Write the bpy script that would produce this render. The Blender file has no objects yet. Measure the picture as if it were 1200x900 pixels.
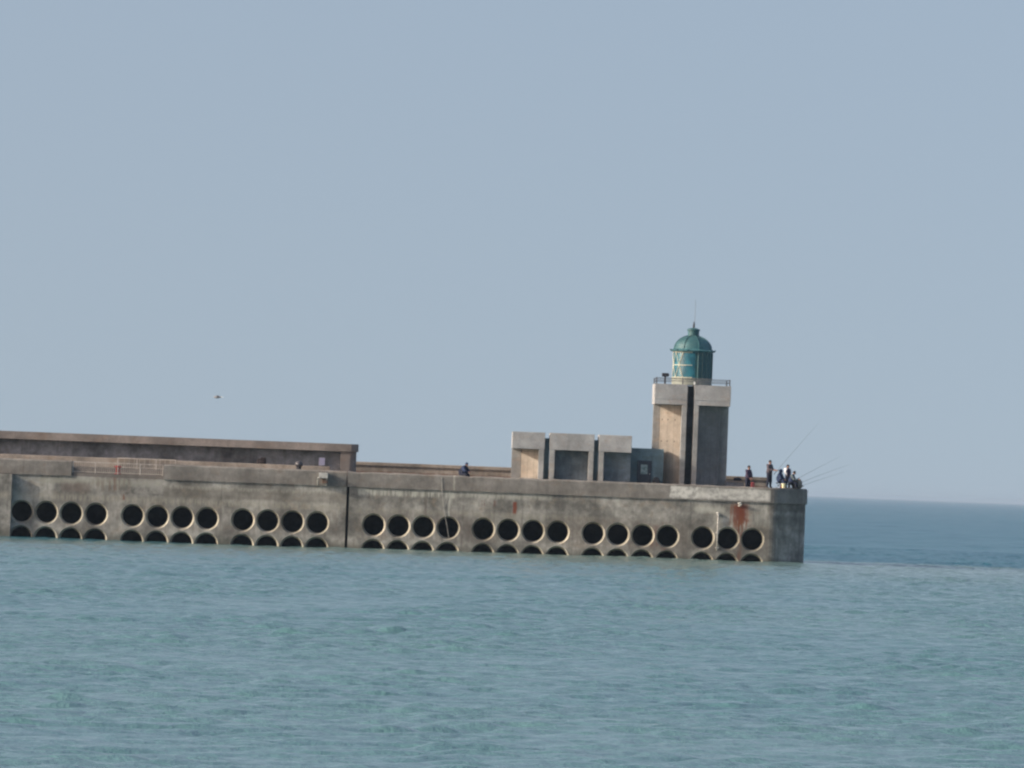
import bpy, bmesh, math, random
import numpy as np
from mathutils import Vector, Matrix
random.seed(4); R = math.radians
S = bpy.context.scene; C = S.collection

# ------------------------------------------------------------------ materials
def new_mat(name):
    m = bpy.data.materials.new(name); m.use_nodes = True
    nt = m.node_tree; nt.nodes.clear()
    out = nt.nodes.new('ShaderNodeOutputMaterial')
    b = nt.nodes.new('ShaderNodeBsdfPrincipled')
    nt.links.new(b.outputs[0], out.inputs[0])
    return m, nt, b
class G:                                   # tiny node-graph helper
    def __init__(s, nt): s.nt = nt
    def n(s, t, **k):
        x = s.nt.nodes.new(t)
        for a, v in k.items(): setattr(x, a, v)
        return x
    def put(s, sock, v):
        if isinstance(v, bpy.types.NodeSocket): s.nt.links.new(v, sock)
        elif isinstance(v, (tuple, list)) and len(v) == 3 and sock.type == 'RGBA': sock.default_value = (*v, 1)
        else: sock.default_value = v
    def math(s, op, a, b=0.0, c=None, clamp=False):
        x = s.n('ShaderNodeMath', operation=op, use_clamp=clamp); s.put(x.inputs[0], a); s.put(x.inputs[1], b)
        if c is not None: s.put(x.inputs[2], c)
        return x.outputs[0]
    def mix(s, f, a, b, blend='MIX'):
        x = s.n('ShaderNodeMix', data_type='RGBA', blend_type=blend)
        s.put(x.inputs[0], f); s.put(x.inputs[6], a); s.put(x.inputs[7], b); return x.outputs[2]
    def pos(s):
        p = s.n('ShaderNodeNewGeometry').outputs['Position']
        sp = s.n('ShaderNodeSeparateXYZ'); s.put(sp.inputs[0], p)
        return p, sp.outputs[0], sp.outputs[1], sp.outputs[2]
    def noise(s, vec, scale, detail=4, rough=.55, stretch=None, dist=0):
        if stretch:
            mp = s.n('ShaderNodeMapping'); s.put(mp.inputs[0], vec); mp.inputs[3].default_value = stretch; vec = mp.outputs[0]
        x = s.n('ShaderNodeTexNoise'); s.put(x.inputs['Vector'], vec)
        x.inputs['Scale'].default_value = scale; x.inputs['Detail'].default_value = detail
        x.inputs['Roughness'].default_value = rough; x.inputs['Distortion'].default_value = dist
        return x.outputs[0]
    def ramp(s, v, a, b, lo=0.0, hi=1.0):
        x = s.n('ShaderNodeMapRange', interpolation_type='SMOOTHSTEP')
        s.put(x.inputs[0], v); x.inputs[1].default_value = a; x.inputs[2].default_value = b
        x.inputs[3].default_value = lo; x.inputs[4].default_value = hi
        return x.outputs[0]

def concrete(name, base, var=.22, streak=.35, stains=(), tone2=None, rough=.9, joints=None, band=None, sp=.25, foot=False):
    """weathered concrete; stains = (x0,x1,z0,z1,soft,colour,strength,breakup)"""
    m, nt, b = new_mat(name); g = G(nt)
    p, X, Y, Z = g.pos()
    big = g.noise(p, .45, 5, .6)
    mid = g.noise(p, 2.3, 5, .65)
    fine = g.noise(p, 14, 3, .6)
    stv = g.noise(p, 1.0, 5, .6, (3.2, 3.2, .22))
    blot = g.noise(p, .9, 4, .7, (1, 1, 1.6), .8)
    dark = tuple(c*(1-var*2.0) for c in base); lite = tuple(min(.8, c*(1+var*1.5)) for c in base)
    col = g.mix(g.ramp(big, .32, .68), dark, lite)
    t2 = tone2 or (base[0]*.95, base[1]*.8, base[2]*.68)
    col = g.mix(g.ramp(blot, .5, .72, 0, .55), col, t2)
    k = g.math('MULTIPLY_ADD', g.ramp(mid, .3, .7), var*1.6, 1-var*.8)
    col = g.mix(1.0, col, k, 'MULTIPLY')
    col = g.mix(g.ramp(stv, .52, .75, 0, streak), col, tuple(c*.35 for c in base))
    col = g.mix(g.ramp(stv, .30, .18, 0, streak*.6), col, tuple(min(.7, c*1.9) for c in base))
    kf = g.math('MULTIPLY_ADD', fine, .5, .75)
    col = g.mix(1.0, col, kf, 'MULTIPLY')
    if joints:                                   # form-board lines every `joints` metres along x
        f = g.math('FRACT', g.math('DIVIDE', X, joints))
        d = g.math('ABSOLUTE', g.math('SUBTRACT', f, .5))
        col = g.mix(g.ramp(d, .46, .49, 0, .55), col, tuple(c*.4 for c in base))
    nz = g.noise(p, 3.0, 4, .65)
    nzs = g.noise(p, 1.0, 4, .65, (6, 6, .7))
    for (x0, x1, z0, z1, soft, c, st, brk) in stains:
        jx = g.math('MULTIPLY_ADD', g.math('SUBTRACT', nz, .5), soft*2.2, X)
        jz = g.math('MULTIPLY_ADD', g.math('SUBTRACT', nzs, .5), soft*3.2, Z)
        mk = g.math('MULTIPLY', g.math('MULTIPLY', g.ramp(jx, x0-soft, x0+soft), g.ramp(jx, x1+soft, x1-soft)),
                    g.math('MULTIPLY', g.ramp(jz, z0-soft, z0+soft), g.ramp(jz, z1+soft, z1-soft)))
        if brk: mk = g.math('MULTIPLY', mk, g.ramp(nzs if brk > 0 else nz, .5-abs(brk)*.2, .5+abs(brk)*.14))
        col = g.mix(g.math('MULTIPLY', mk, st), col, c)
    if foot:                                     # wet, weed-grown foot of the wall
        jz = g.math('MULTIPLY_ADD', g.math('SUBTRACT', nzs, .5), .7, Z)
        col = g.mix(g.ramp(jz, .62, .05, 0, .6), col, (.045, .05, .035))
    g.put(b.inputs['Base Color'], col); b.inputs['Roughness'].default_value = rough
    b.inputs['Specular IOR Level'].default_value = sp
    bp = g.n('ShaderNodeBump'); bp.inputs['Strength'].default_value = .5; bp.inputs['Distance'].default_value = .03
    g.put(bp.inputs['Height'], g.math('ADD', mid, g.math('MULTIPLY', fine, .5))); g.put(b.inputs['Normal'], bp.outputs[0])
    return m

def plain(name, col, rough=.6, var=.2, metal=0, scale=6, spec=.4):
    m, nt, b = new_mat(name); g = G(nt); p, X, Y, Z = g.pos()
    n = g.noise(p, scale, 4, .6)
    g.put(b.inputs['Base Color'], g.mix(g.ramp(n, .3, .7), tuple(c*(1-var) for c in col), tuple(min(1, c*(1+var)) for c in col)))
    b.inputs['Roughness'].default_value = rough; b.inputs['Metallic'].default_value = metal
    b.inputs['Specular IOR Level'].default_value = spec
    return m

RUST = (.13, .035, .014); LIME = (.46, .46, .40); DARK = (.05, .05, .045)
WALLC = (.240, .234, .212)
wall_stains = [
    (14.8, 16.1, 2.5, 4.0, .30, (.21, .085, .04), .8, .4), (15.0, 15.9, 2.75, 3.95, .22, (.125, .03, .014), .9, 0), (15.2, 15.72, 1.7, 3.2, .2, (.15, .05, .022), .9, .2), (15.3, 15.6, -.3, 2.4, .10, RUST, .55, .8),
    (.38, .62, 2.75, 3.55, .06, (.16, .035, .015), .85, .0), (-.9, -.72, 3.2, 3.6, .05, RUST, .5, .5), (-1.7, -1.5, 3.2, 3.6, .05, RUST, .5, .5),
    (-9.9, -3.4, 3.65, 4.05, .12, LIME, .75, .9), (-3.2, 3.0, 3.75, 4.1, .12, LIME, .45, .9), (12.4, 14.4, 3.35, 3.75, .15, LIME, .5, 0),
    (-22.5, -11.5, 3.55, 3.75, .08, LIME, .55, .9), (15.9, 17.2, 3.0, 3.9, .2, LIME, .3, .8), (16.4, 18.2, 2.5, 3.0, .2, LIME, .3, .8),
    (-31, -23, 3.6, 4.0, .15, (.30, .30, .25), .55, 0), (-90, -11, 2.55, 2.95, .16, (.33, .31, .25), .55, .9), (-10, 6, 2.5, 2.8, .12, (.30, .29, .23), .4, .9),
    (-25.1, -22.85, 2.95, 4.3, .10, (.28, .27, .25), .55, -.5), (-22.75, -10.75, 3.0, 3.72, .10, (.13, .115, .095), .45, 0), (-9, -2, 1.0, 2.5, .5, (.15, .12, .115), .5, -.8), (3, 12, .6, 2.6, .5, (.14, .115, .10), .5, -.8),
    (-26.3, -25.9, 3.3, 4.2, .08, RUST, .7, .5), (-25.5, -25.2, 2.7, 3.4, .07, RUST, .8, .4), (-27.5, -25, 3.3, 4.1, .3, (.12, .085, .06), .5, .6),
    (-29.5, -27.6, 3.1, 3.7, .2, (.13, .10, .085), .6, 0), (-10, 18, 1.0, 2.6, .4, (.10, .085, .065), .4, .9), (-30, -11, .8, 2.5, .4, (.12, .10, .085), .4, .9),
    (9.3, 10.1, 1.0, 2.4, .1, RUST, .35, .8), (10.3, 10.6, .3, 2.6, .1, RUST, .5, .8), (-5.5, -5.3, .5, 4.0, .05, (.08, .06, .05), .5, .6), (-3.9, -3.75, 1.5, 5, .04, LIME, .6, .6),
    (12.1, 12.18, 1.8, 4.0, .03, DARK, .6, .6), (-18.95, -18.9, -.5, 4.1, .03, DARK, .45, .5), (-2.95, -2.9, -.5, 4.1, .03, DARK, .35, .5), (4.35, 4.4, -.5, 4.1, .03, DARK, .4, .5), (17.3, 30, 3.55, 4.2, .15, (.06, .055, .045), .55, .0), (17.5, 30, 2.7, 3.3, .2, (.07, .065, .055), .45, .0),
]
M = {}
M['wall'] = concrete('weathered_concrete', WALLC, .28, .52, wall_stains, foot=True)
M['collar'] = concrete('collar_concrete', (.335, .315, .26), .24, .45)
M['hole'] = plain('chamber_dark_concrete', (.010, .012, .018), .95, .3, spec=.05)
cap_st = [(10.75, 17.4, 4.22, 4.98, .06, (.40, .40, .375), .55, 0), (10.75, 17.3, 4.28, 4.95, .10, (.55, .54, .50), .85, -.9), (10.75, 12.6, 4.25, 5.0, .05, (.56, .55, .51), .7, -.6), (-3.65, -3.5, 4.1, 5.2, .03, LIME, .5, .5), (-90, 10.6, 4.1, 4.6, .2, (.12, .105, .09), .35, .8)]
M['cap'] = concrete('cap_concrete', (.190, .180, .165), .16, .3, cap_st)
M['coping'] = concrete('coping_concrete', (.215, .188, .172), .14, .2)
M['parapet'] = concrete('parapet_concrete', (.215, .215, .225), .25, .5)
M['seawall'] = concrete('sea_wall_concrete', (.26, .225, .19), .18, .3, [(-20, 20, 4.6, 5.22, .06, (.13, .06, .04), .7, 0)])
M['ledge'] = concrete('ledge_concrete', (.27, .235, .20), .16, .25)
M['band'] = concrete('smooth_concrete', (.325, .325, .325), .11, .22)
M['fin'] = concrete('fin_concrete', (.31, .305, .295), .12, .3)
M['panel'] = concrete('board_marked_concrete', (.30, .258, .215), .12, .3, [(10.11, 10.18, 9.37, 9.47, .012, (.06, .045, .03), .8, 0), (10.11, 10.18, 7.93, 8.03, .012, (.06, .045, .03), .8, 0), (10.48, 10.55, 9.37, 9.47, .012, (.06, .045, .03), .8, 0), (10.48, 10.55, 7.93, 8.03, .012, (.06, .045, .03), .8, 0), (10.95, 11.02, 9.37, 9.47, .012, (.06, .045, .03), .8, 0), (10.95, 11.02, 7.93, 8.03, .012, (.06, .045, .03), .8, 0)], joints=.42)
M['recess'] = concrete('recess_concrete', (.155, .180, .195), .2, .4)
M['shadepanel'] = concrete('shaded_board_marked_concrete', (.21, .205, .20), .12, .4, joints=.42)  # board-marked concrete again, right panel's shade put into a darker, greyer colour
M['railmetal'] = plain('dull_railing_paint', (.40, .36, .32), .6)
M['annex'] = concrete('painted_annex_concrete', (.15, .21, .23), .15, .35)
M['deck'] = concrete('deck_concrete', (.145, .13, .118), .15, .1)
M['rock'] = concrete('rock', (.22, .19, .16), .35, .2)
M['copper'] = concrete('verdigris_metal', (.045, .138, .152), .18, .35, tone2=(.034, .105, .13), rough=.55, sp=.4)
M['tealdark'] = plain('teal_paint', (.02, .085, .095), .45)
M['cream'] = plain('cream_paint', (.50, .49, .38), .5)
M['creambase'] = concrete('cream_base', (.25, .265, .23), .1, .3)
M['steel'] = plain('grey_steel', (.13, .13, .14), .5, .2, .3)
M['galv'] = plain('galvanised_steel', (.50, .49, .46), .55, .2, .0)
M['bracket'] = plain('weathered_bracket_steel', (.36, .36, .34), .6, .25)
M['black'] = plain('black_paint', (.025, .025, .03), .5)
M['red'] = plain('red_paint', (.33, .035, .03), .55)
M['white'] = plain('white_paint', (.78, .78, .74), .5, .1)
M['lilac'] = plain('lilac_panel', (.62, .60, .78), .5, .1)
M['doorm'] = plain('dark_door_paint', (.035, .04, .055), .5)
M['rod'] = plain('carbon_rod', (.04, .04, .05), .4)
M['skin'] = plain('skin', (.42, .23, .17), .55, .1)
M['hair'] = plain('dark_hair', (.025, .018, .015), .6)
M['navy'] = plain('navy_cloth', (.012, .016, .035), .9)
M['navyblue'] = plain('blue_cloth', (.02, .035, .085), .9)
M['mauve'] = plain('grey_mauve_cloth', (.075, .062, .075), .9)
M['purple'] = plain('dark_purple_cloth', (.045, .03, .06), .9)
M['whitecloth'] = plain('white_cloth', (.75, .75, .76), .9, .05)
M['greygreen'] = plain('grey_green_cloth', (.09, .115, .125), .9)
M['orange'] = plain('orange_red_plastic', (.45, .10, .04), .5)
M['yellowish'] = plain('pale_yellow_plastic', (.72, .66, .42), .5)
M['shoe'] = plain('dark_shoe', (.02, .018, .018), .6)
M['gull'] = plain('gull_feathers', (.26, .25, .26), .8)
M['gullgrey'] = plain('gull_grey_feathers', (.16, .15, .17), .8)
m, nt, b = new_mat('lantern_glass'); g = G(nt); p, X, Y, Z = g.pos()
g.put(b.inputs['Base Color'], g.mix(g.ramp(g.noise(p, 2.5, 3), .35, .65), (.010, .085, .125), (.02, .15, .20)))
b.inputs['Roughness'].default_value = .18; b.inputs['Transmission Weight'].default_value = .15
M['glass'] = m
m, nt, b = new_mat('door_glass'); g = G(nt); p, X, Y, Z = g.pos()
g.put(b.inputs['Base Color'], g.mix(g.ramp(g.noise(p, 5, 3), .35, .65), (.12, .18, .18), (.3, .36, .34)))
b.inputs['Roughness'].default_value = .1
M['pane'] = m

# ------------------------------------------------------------------ mesh builder
class MB:
    def __init__(s): s.bm = bmesh.new()
    def box(s, x0, x1, y0, y1, z0, z1, bev=0):
        r = bmesh.ops.create_cube(s.bm, size=1)
        vs = r['verts']
        for v in vs: v.co = Vector(((x0+x1)/2+v.co.x*(x1-x0), (y0+y1)/2+v.co.y*(y1-y0), (z0+z1)/2+v.co.z*(z1-z0)))
        if bev:
            es = list({e for v in vs for e in v.link_edges})
            bmesh.ops.bevel(s.bm, geom=es, offset=bev, segments=2, affect='EDGES', profile=.6)
        return s
    def tube(s, pts, r, n=8, caps=True):
        pts = [Vector(q) for q in pts]; rs = r if isinstance(r, (list, tuple)) else [r]*len(pts)
        rings = []
        for i, q in enumerate(pts):
            t = (pts[min(i+1, len(pts)-1)]-pts[max(i-1, 0)]).normalized()
            a = Vector((0, 0, 1)) if abs(t.z) < .9 else Vector((1, 0, 0))
            u = t.cross(a).normalized(); w = t.cross(u).normalized()
            rings.append([s.bm.verts.new(q+rs[i]*(math.cos(2*math.pi*k/n)*u+math.sin(2*math.pi*k/n)*w)) for k in range(n)])
        for A, B in zip(rings, rings[1:]):
            for k in range(n): s.bm.faces.new((A[k], A[(k+1) % n], B[(k+1) % n], B[k]))
        if caps: s.bm.faces.new(rings[0]); s.bm.faces.new(rings[-1][::-1])
        return s
    def lathe(s, cx, cy, prof, n=40, caps=True):
        rings = [[s.bm.verts.new((cx+r*math.cos(2*math.pi*k/n), cy+r*math.sin(2*math.pi*k/n), z)) for k in range(n)] for r, z in prof]
        for A, B in zip(rings, rings[1:]):
            for k in range(n): s.bm.faces.new((A[k], A[(k+1) % n], B[(k+1) % n], B[k]))
        if caps: s.bm.faces.new(rings[0][::-1]); s.bm.faces.new(rings[-1])
        return s
    def prism(s, poly, z0, z1, bev=0):
        A = [s.bm.verts.new((x, y, z0)) for x, y in poly]; B = [s.bm.verts.new((x, y, z1)) for x, y in poly]
        n = len(poly)
        for k in range(n): s.bm.faces.new((A[k], A[(k+1) % n], B[(k+1) % n], B[k]))
        s.bm.faces.new(A[::-1]); s.bm.faces.new(B); return s
    def ball(s, c, r, sub=2, sc=(1, 1, 1)):
        v = bmesh.ops.create_icosphere(s.bm, subdivisions=sub, radius=r)['verts']
        for q in v: q.co = Vector((c[0]+q.co.x*sc[0], c[1]+q.co.y*sc[1], c[2]+q.co.z*sc[2]))
        return v
    def quad(s, *pts): s.bm.faces.new([s.bm.verts.new(q) for q in pts]); return s
    def build(s, name, mat, parent=None, smooth=False, recalc=True):
        if recalc: bmesh.ops.recalc_face_normals(s.bm, faces=s.bm.faces[:])
        off = root_loc(parent) if parent else Vector((0, 0, 0))
        for v in s.bm.verts: v.co -= off
        me = bpy.data.meshes.new(name); s.bm.to_mesh(me); s.bm.free()
        for mm in (mat if isinstance(mat, list) else [mat]): me.materials.append(mm)
        if smooth: me.shade_smooth()
        o = bpy.data.objects.new(name, me); C.objects.link(o)
        if parent: o.parent = parent
        return o
def root_loc(o):
    v = Vector((0, 0, 0))
    while o: v += o.location; o = o.parent
    return v
def shift_y(o, d): o.location.y += d
def thing(name, label, cat, loc, group=None, kind=None):
    o = bpy.data.objects.new(name, None); o.empty_display_size = .3; C.objects.link(o); o.location = loc
    tag(o, label, cat, group, kind); return o
def tag(o, label=None, cat=None, group=None, kind=None):
    if label: o['label'] = label
    if cat: o['category'] = cat
    if group: o['group'] = group
    if kind: o['kind'] = kind
    return o
def solo(mb, name, mat, label, cat, base, group=None, smooth=False):     # a thing that is one mesh, origin at its base
    b = Vector(base)
    for v in mb.bm.verts: v.co -= b
    o = mb.build(name, mat, None, smooth); o.location = b
    return tag(o, label, cat, group)

# ------------------------------------------------------------------ sea
def sea():
    def waves(XX, YY, Lmin, seed=7):
        rng = np.random.default_rng(seed); Z = np.zeros_like(XX)
        def lf(scale, n, sd):                     # smooth random field: patches of ruffled and calmer water
            r = np.random.default_rng(sd); f = np.zeros_like(XX)
            for i in range(n):
                a = r.uniform(0, 2*np.pi); k = 2*np.pi/(scale*r.uniform(.6, 1.7))
                f += np.cos(k*(np.cos(a)*XX*1.2+np.sin(a)*YY*.6)+r.uniform(0, 6.28))
            return f/np.sqrt(n/2)
        gust = np.clip(1+.15*lf(26, 14, 3)+.12*lf(9, 14, 5), .65, 1.5)
        for L0, L1, n, slope in ((14, 40, 12, .008), (5, 14, 24, .014), (2.0, 5, 34, .022), (.62, 2.0, 50, .165)):
            for i in range(n):
                L = math.exp(rng.uniform(math.log(L0), math.log(L1))); a = rng.normal(-1.35, .8); ph0 = rng.uniform(0, 6.28)
                if L < Lmin: continue
                k = 2*np.pi/L; amp = slope/k*math.sqrt(2/n); ph = k*(math.cos(a)*XX+math.sin(a)*YY)+ph0
                Z += amp*(np.sin(ph)+.2*np.cos(2*ph))*(gust if L < 5 else 1)
        return Z
    def grid(xs, ys, Lmin):
        XX, YY = np.meshgrid(xs, ys); Z = waves(XX, YY, Lmin)
        return XX, YY, Z
    def tris(nx, ny, base):
        ii = np.arange(ny*nx).reshape(ny, nx)+base
        return np.stack([ii[:-1, :-1], ii[:-1, 1:], ii[1:, 1:], ii[1:, :-1]], -1).reshape(-1, 4)
    xs = np.arange(-60, 74.01, .27); ys = [-352.0]
    while ys[-1] < 200: ys.append(ys[-1]+.20*max(1, (ys[-1]+450)/190))
    ys = np.array(ys); XX, YY, Z = grid(xs, ys, .6)
    fade = np.clip(np.minimum.reduce([(XX-xs[0])/8, (xs[-1]-XX)/8, (YY-ys[0])/12, (ys[-1]-YY)/12]), 0, 1)
    calm = 1-.35*np.exp(-((YY+12)/22)**2)*(YY < 10)
    swell = (.08+.15*np.sin(2*np.pi*(XX+7)/104))*np.exp(-(YY/45)**2)
    Z = Z*fade*calm+swell*fade
    co = [np.stack([XX, YY, Z], -1).reshape(-1, 3)]; q = [tris(len(xs), len(ys), 0)]; n0 = co[0].shape[0]
    # farther water: the same waves on a coarser grid
    xs2 = np.linspace(-330, 420, 560); ys2 = [ys[-1]]
    while ys2[-1] < 4200: ys2.append(ys2[-1]+1.1*max(1, (ys2[-1]+450)/650)**1.2)
    ys2 = np.array(ys2); X2, Y2, Z2 = grid(xs2, ys2, 4.2)
    f2 = np.clip(np.minimum.reduce([(X2-xs2[0])/20, (xs2[-1]-X2)/20, (Y2-ys2[0])/12, (ys2[-1]-Y2)/300]), 0, 1)
    co.append(np.stack([X2, Y2, Z2*2.6*f2], -1).reshape(-1, 3)); q.append(tris(len(xs2), len(ys2), n0)); n0 += co[1].shape[0]
    F = 45000.0
    def sheet(x0, x1, y0, y1):
        nonlocal n0
        co.append(np.array([(x0, y0, 0), (x1, y0, 0), (x1, y1, 0), (x0, y1, 0)], float)); q.append(np.array([[n0, n0+1, n0+2, n0+3]])); n0 += 4
    sheet(-F, F, -F, ys[0]); sheet(-F, xs[0], ys[0], ys[-1]); sheet(xs[-1], F, ys[0], ys[-1])
    sheet(-F, xs2[0], ys2[0], ys2[-1]); sheet(xs2[-1], F, ys2[0], ys2[-1]); sheet(-F, F, ys2[-1], F)
    co = np.concatenate(co); q = np.concatenate(q)
    me = bpy.data.meshes.new('sea')
    me.vertices.add(len(co)); me.vertices.foreach_set('co', co.astype(np.float32).ravel())
    me.loops.add(q.size); me.loops.foreach_set('vertex_index', q.astype(np.int32).ravel())
    me.polygons.add(len(q)); me.polygons.foreach_set('loop_start', np.arange(0, q.size, 4, dtype=np.int32))
    me.polygons.foreach_set('loop_total', np.full(len(q), 4, dtype=np.int32))
    me.update(); me.validate(); me.shade_smooth()
    m, nt, b = new_mat('sea_water'); g = G(nt); p, X, Y, Z = g.pos()
    # lee water is green and silty, the open sea beyond the pier head bluer and darker
    wob = g.math('MULTIPLY', g.math('SUBTRACT', g.noise(p, .02, 3), .5), 26)
    edge = g.math('ADD', g.math('SUBTRACT', Y, g.math('MULTIPLY', X, .55)), wob)
    open_ = g.ramp(edge, -8, 26)
    patch = g.noise(p, .05, 4, .6, (1, .42, 1))
    lee = g.mix(g.ramp(patch, .35, .65), (.080, .180, .192), (.098, .200, .206))
    off = g.mix(g.ramp(patch, .35, .65), (.020, .100, .142), (.034, .126, .164))
    silt = g.math('MULTIPLY', g.ramp(edge, -110, -4), g.ramp(edge, 14, 0))
    col = g.mix(open_, lee, off)
    col = g.mix(g.math('MULTIPLY', silt, .5), col, (.16, .215, .185))
    g.put(b.inputs['Base Color'], col)
    b.inputs['IOR'].default_value = 1.33; b.inputs['Specular IOR Level'].default_value = .44
    g.put(b.inputs['Roughness'], g.math('MULTIPLY_ADD', open_, .14, .12))
    r1 = g.noise(p, 2.4, 4, .65, (1, .7, 1)); r2 = g.noise(p, .35, 3, .6)
    bp = g.n('ShaderNodeBump'); bp.inputs['Strength'].default_value = .6; bp.inputs['Distance'].default_value = .15
    g.put(bp.inputs['Height'], g.math('ADD', r1, g.math('MULTIPLY', r2, 1.5))); g.put(b.inputs['Normal'], bp.outputs[0])
    me.materials.append(m)
    o = bpy.data.objects.new('sea', me); C.objects.link(o); o['kind'] = 'structure'
sea()

# ------------------------------------------------------------------ breakwater
PITCH, ROW, ZR = 1.645, 1.69, 1.66
RO, RI = .785, .668
def arc(cx, cy, r, a0, a1, n): return [(cx+r*math.cos(a0+(a1-a0)*k/n), cy+r*math.sin(a0+(a1-a0)*k/n)) for k in range(n+1)]
pier = thing('breakwater', 'long weathered concrete breakwater pierced by rows of round openings, running out into the sea', 'breakwater', (-10.6, 6, 0))

NOSE = [(17.42, 0), (17.62, .03), (17.80, .11), (17.96, .25), (18.65, .97), (19.28, 1.66), (19.6, 2.02), (19.77, 2.26), (19.86, 2.5), (19.89, 2.8)]
def caisson(x0, x1, groups, nose=False):
    """front face at y = 0 with round holes, plain sides, top and back"""
    mb = MB(); zt, zb = 4.13, -3.0
    rows = [ZR, ZR-ROW]
    zs = [(r-ROW/2, r+ROW/2) for r in rows]
    def q(xa, xb, za, zb_): mb.quad((xa, 0, za), (xb, 0, za), (xb, 0, zb_), (xa, 0, zb_))
    n = 48
    cells = sorted(c for g_ in groups for c in g_)
    q(x0, x1, zs[0][1], zt); q(x0, x1, zb, zs[1][0])
    for (za, zc), zr in zip(zs, rows):
        x = x0
        for c in cells:
            a, b_ = c-PITCH/2, c+PITCH/2
            if a-x > .002: q(x, a, za, zc)
            x = b_
            sq, ci = [], []
            for k in range(n):
                t = 2*math.pi*k/n; dx, dz = math.cos(t), math.sin(t)
                s = min((PITCH/2)/max(abs(dx), 1e-9), (ROW/2)/max(abs(dz), 1e-9))
                sq.append(mb.bm.verts.new((c+dx*s, 0, zr+dz*s))); ci.append(mb.bm.verts.new((c+dx*RO, 0, zr+dz*RO)))
            for k in range(n): mb.bm.faces.new((sq[k], sq[(k+1) % n], ci[(k+1) % n], ci[k]))
            # the square's corners fall between radial points: fill them
            for sx, sz in ((1, 1), (-1, 1), (-1, -1), (1, -1)):
                t = math.atan2(sz*ROW/2, sx*PITCH/2) % (2*math.pi); k = int(t/(2*math.pi)*n) % n
                A, B = sq[k].co, sq[(k+1) % n].co
                mb.quad(tuple(A), (c+sx*PITCH/2, 0, zr+sz*ROW/2), tuple(B)) if True else None
        if x1-x > .002: q(x, x1, za, zc)
    if nose:
        path = [(x1, 0)]+NOSE+arc(17.51, 9.62, 2.38, 0, math.pi/2, 18)+[(x0, 12), (x0, 0)]
    else: path = [(x1, 0), (x1, 12), (x0, 12), (x0, 0)]
    for (ax, ay), (bx, by) in zip(path, path[1:]): mb.quad((ax, ay, zb), (bx, by, zb), (bx, by, zt), (ax, ay, zt))
    mb.bm.faces.new([mb.bm.verts.new((x, y, zt)) for x, y in ([(x0, 0)]+path[:-1])])
    bmesh.ops.remove_doubles(mb.bm, verts=mb.bm.verts[:], dist=.0004)
    return mb.build('caisson', M['wall'], pier)

def opening_mesh():
    mb = MB(); n = 48
    prof = [(RO, 0), (RI+.012, .34), (RI, .42)]
    def ring(r, y): return [mb.bm.verts.new((r*math.cos(2*math.pi*k/n), y, r*math.sin(2*math.pi*k/n))) for k in range(n)]
    rg = [ring(*pq) for pq in prof]
    for A, B in zip(rg, rg[1:]):
        for k in range(n): mb.bm.faces.new((A[k], A[(k+1) % n], B[(k+1) % n], B[k]))
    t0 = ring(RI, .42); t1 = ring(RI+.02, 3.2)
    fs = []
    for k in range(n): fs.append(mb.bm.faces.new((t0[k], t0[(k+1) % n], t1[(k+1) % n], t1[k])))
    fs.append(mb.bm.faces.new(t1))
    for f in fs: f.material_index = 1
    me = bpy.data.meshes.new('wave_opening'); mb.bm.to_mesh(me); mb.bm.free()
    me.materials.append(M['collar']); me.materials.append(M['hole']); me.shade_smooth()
    return me
GL = [[s+PITCH*k for k in range(n)] for s, n in ((-47.0, 4), (-39.9, 2), (-32.1, 4), (-24.75, 4), (-17.45, 4))]
GR = [[s+PITCH*k for k in range(n)] for s, n in ((-8.79, 4), (-1.52, 4), (5.75, 4), (13.02, 3))]
cl = caisson(-110, -10.66, GL); cr = caisson(-10.48, 17.4, GR, True)
om = opening_mesh()
for cs, gs in ((cl, GL), (cr, GR)):
    for gset in gs:
        for c in gset:
            for r in (ZR, ZR-ROW):
                o = bpy.data.objects.new('wave_opening', om); C.objects.link(o); o.parent = cs
                o.location = Vector((c, 0, r))-root_loc(cs)

def sweep_cap(path_in, closed_ends=True):
    """path runs left to right along the face; outward is to the right-hand side (towards -y)"""
    prof = [(-.5, 4.6), (-.5, 5.10), (-.46, 5.15), (-.03, 5.15), (.05, 5.12), (.1, 5.04), (.1, 4.13), (-.02, 4.131)]
    mb = MB(); rings = []; P = []; rr = random.Random(len(path_in)+int(path_in[0][0]*7))
    for (ax, ay), (bx, by) in zip(path_in, path_in[1:]):
        n = max(1, int(math.hypot(bx-ax, by-ay)/.35)); P += [Vector((ax+(bx-ax)*k/n, ay+(by-ay)*k/n)) for k in range(n)]
    P.append(Vector(path_in[-1]))
    for i, q in enumerate(P):
        t = (P[min(i+1, len(P)-1)]-P[max(i-1, 0)]).normalized(); nrm = Vector((t.y, -t.x))
        jz = rr.gauss(0, .010)-(.05*rr.random() if rr.random() < .06 else 0)     # worn, chipped arris
        rings.append([mb.bm.verts.new((q.x+nrm.x*d, q.y+nrm.y*d, z+(jz if z > 4.9 else rr.gauss(0, .008) if d > .05 else 0))) for d, z in prof])
    for A, B in zip(rings, rings[1:]):
        for k in range(len(prof)-1): mb.bm.faces.new((A[k], A[k+1], B[k+1], B[k]))
    mb.bm.faces.new(rings[0]); mb.bm.faces.new(rings[-1][::-1])
    return mb.build('capping', M['cap'], pier)
sweep_cap([(-110, 0), (-28.9, 0)]); sweep_cap([(-22.8, 0), (-10.7, 0)])
sweep_cap([(-10.62, 0)]+NOSE+arc(17.51, 9.62, 2.38, 0, math.pi/2, 18)+[(10, 12)])
mb = MB(); mb.box(-110, -28.9, .503, 11.9, 4.132, 4.75); mb.box(-28.898, -22.802, 1.7, 11.9, 4.132, 4.75); mb.box(-22.8, 16.6, .503, 11.5, 4.132, 4.75)
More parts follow.
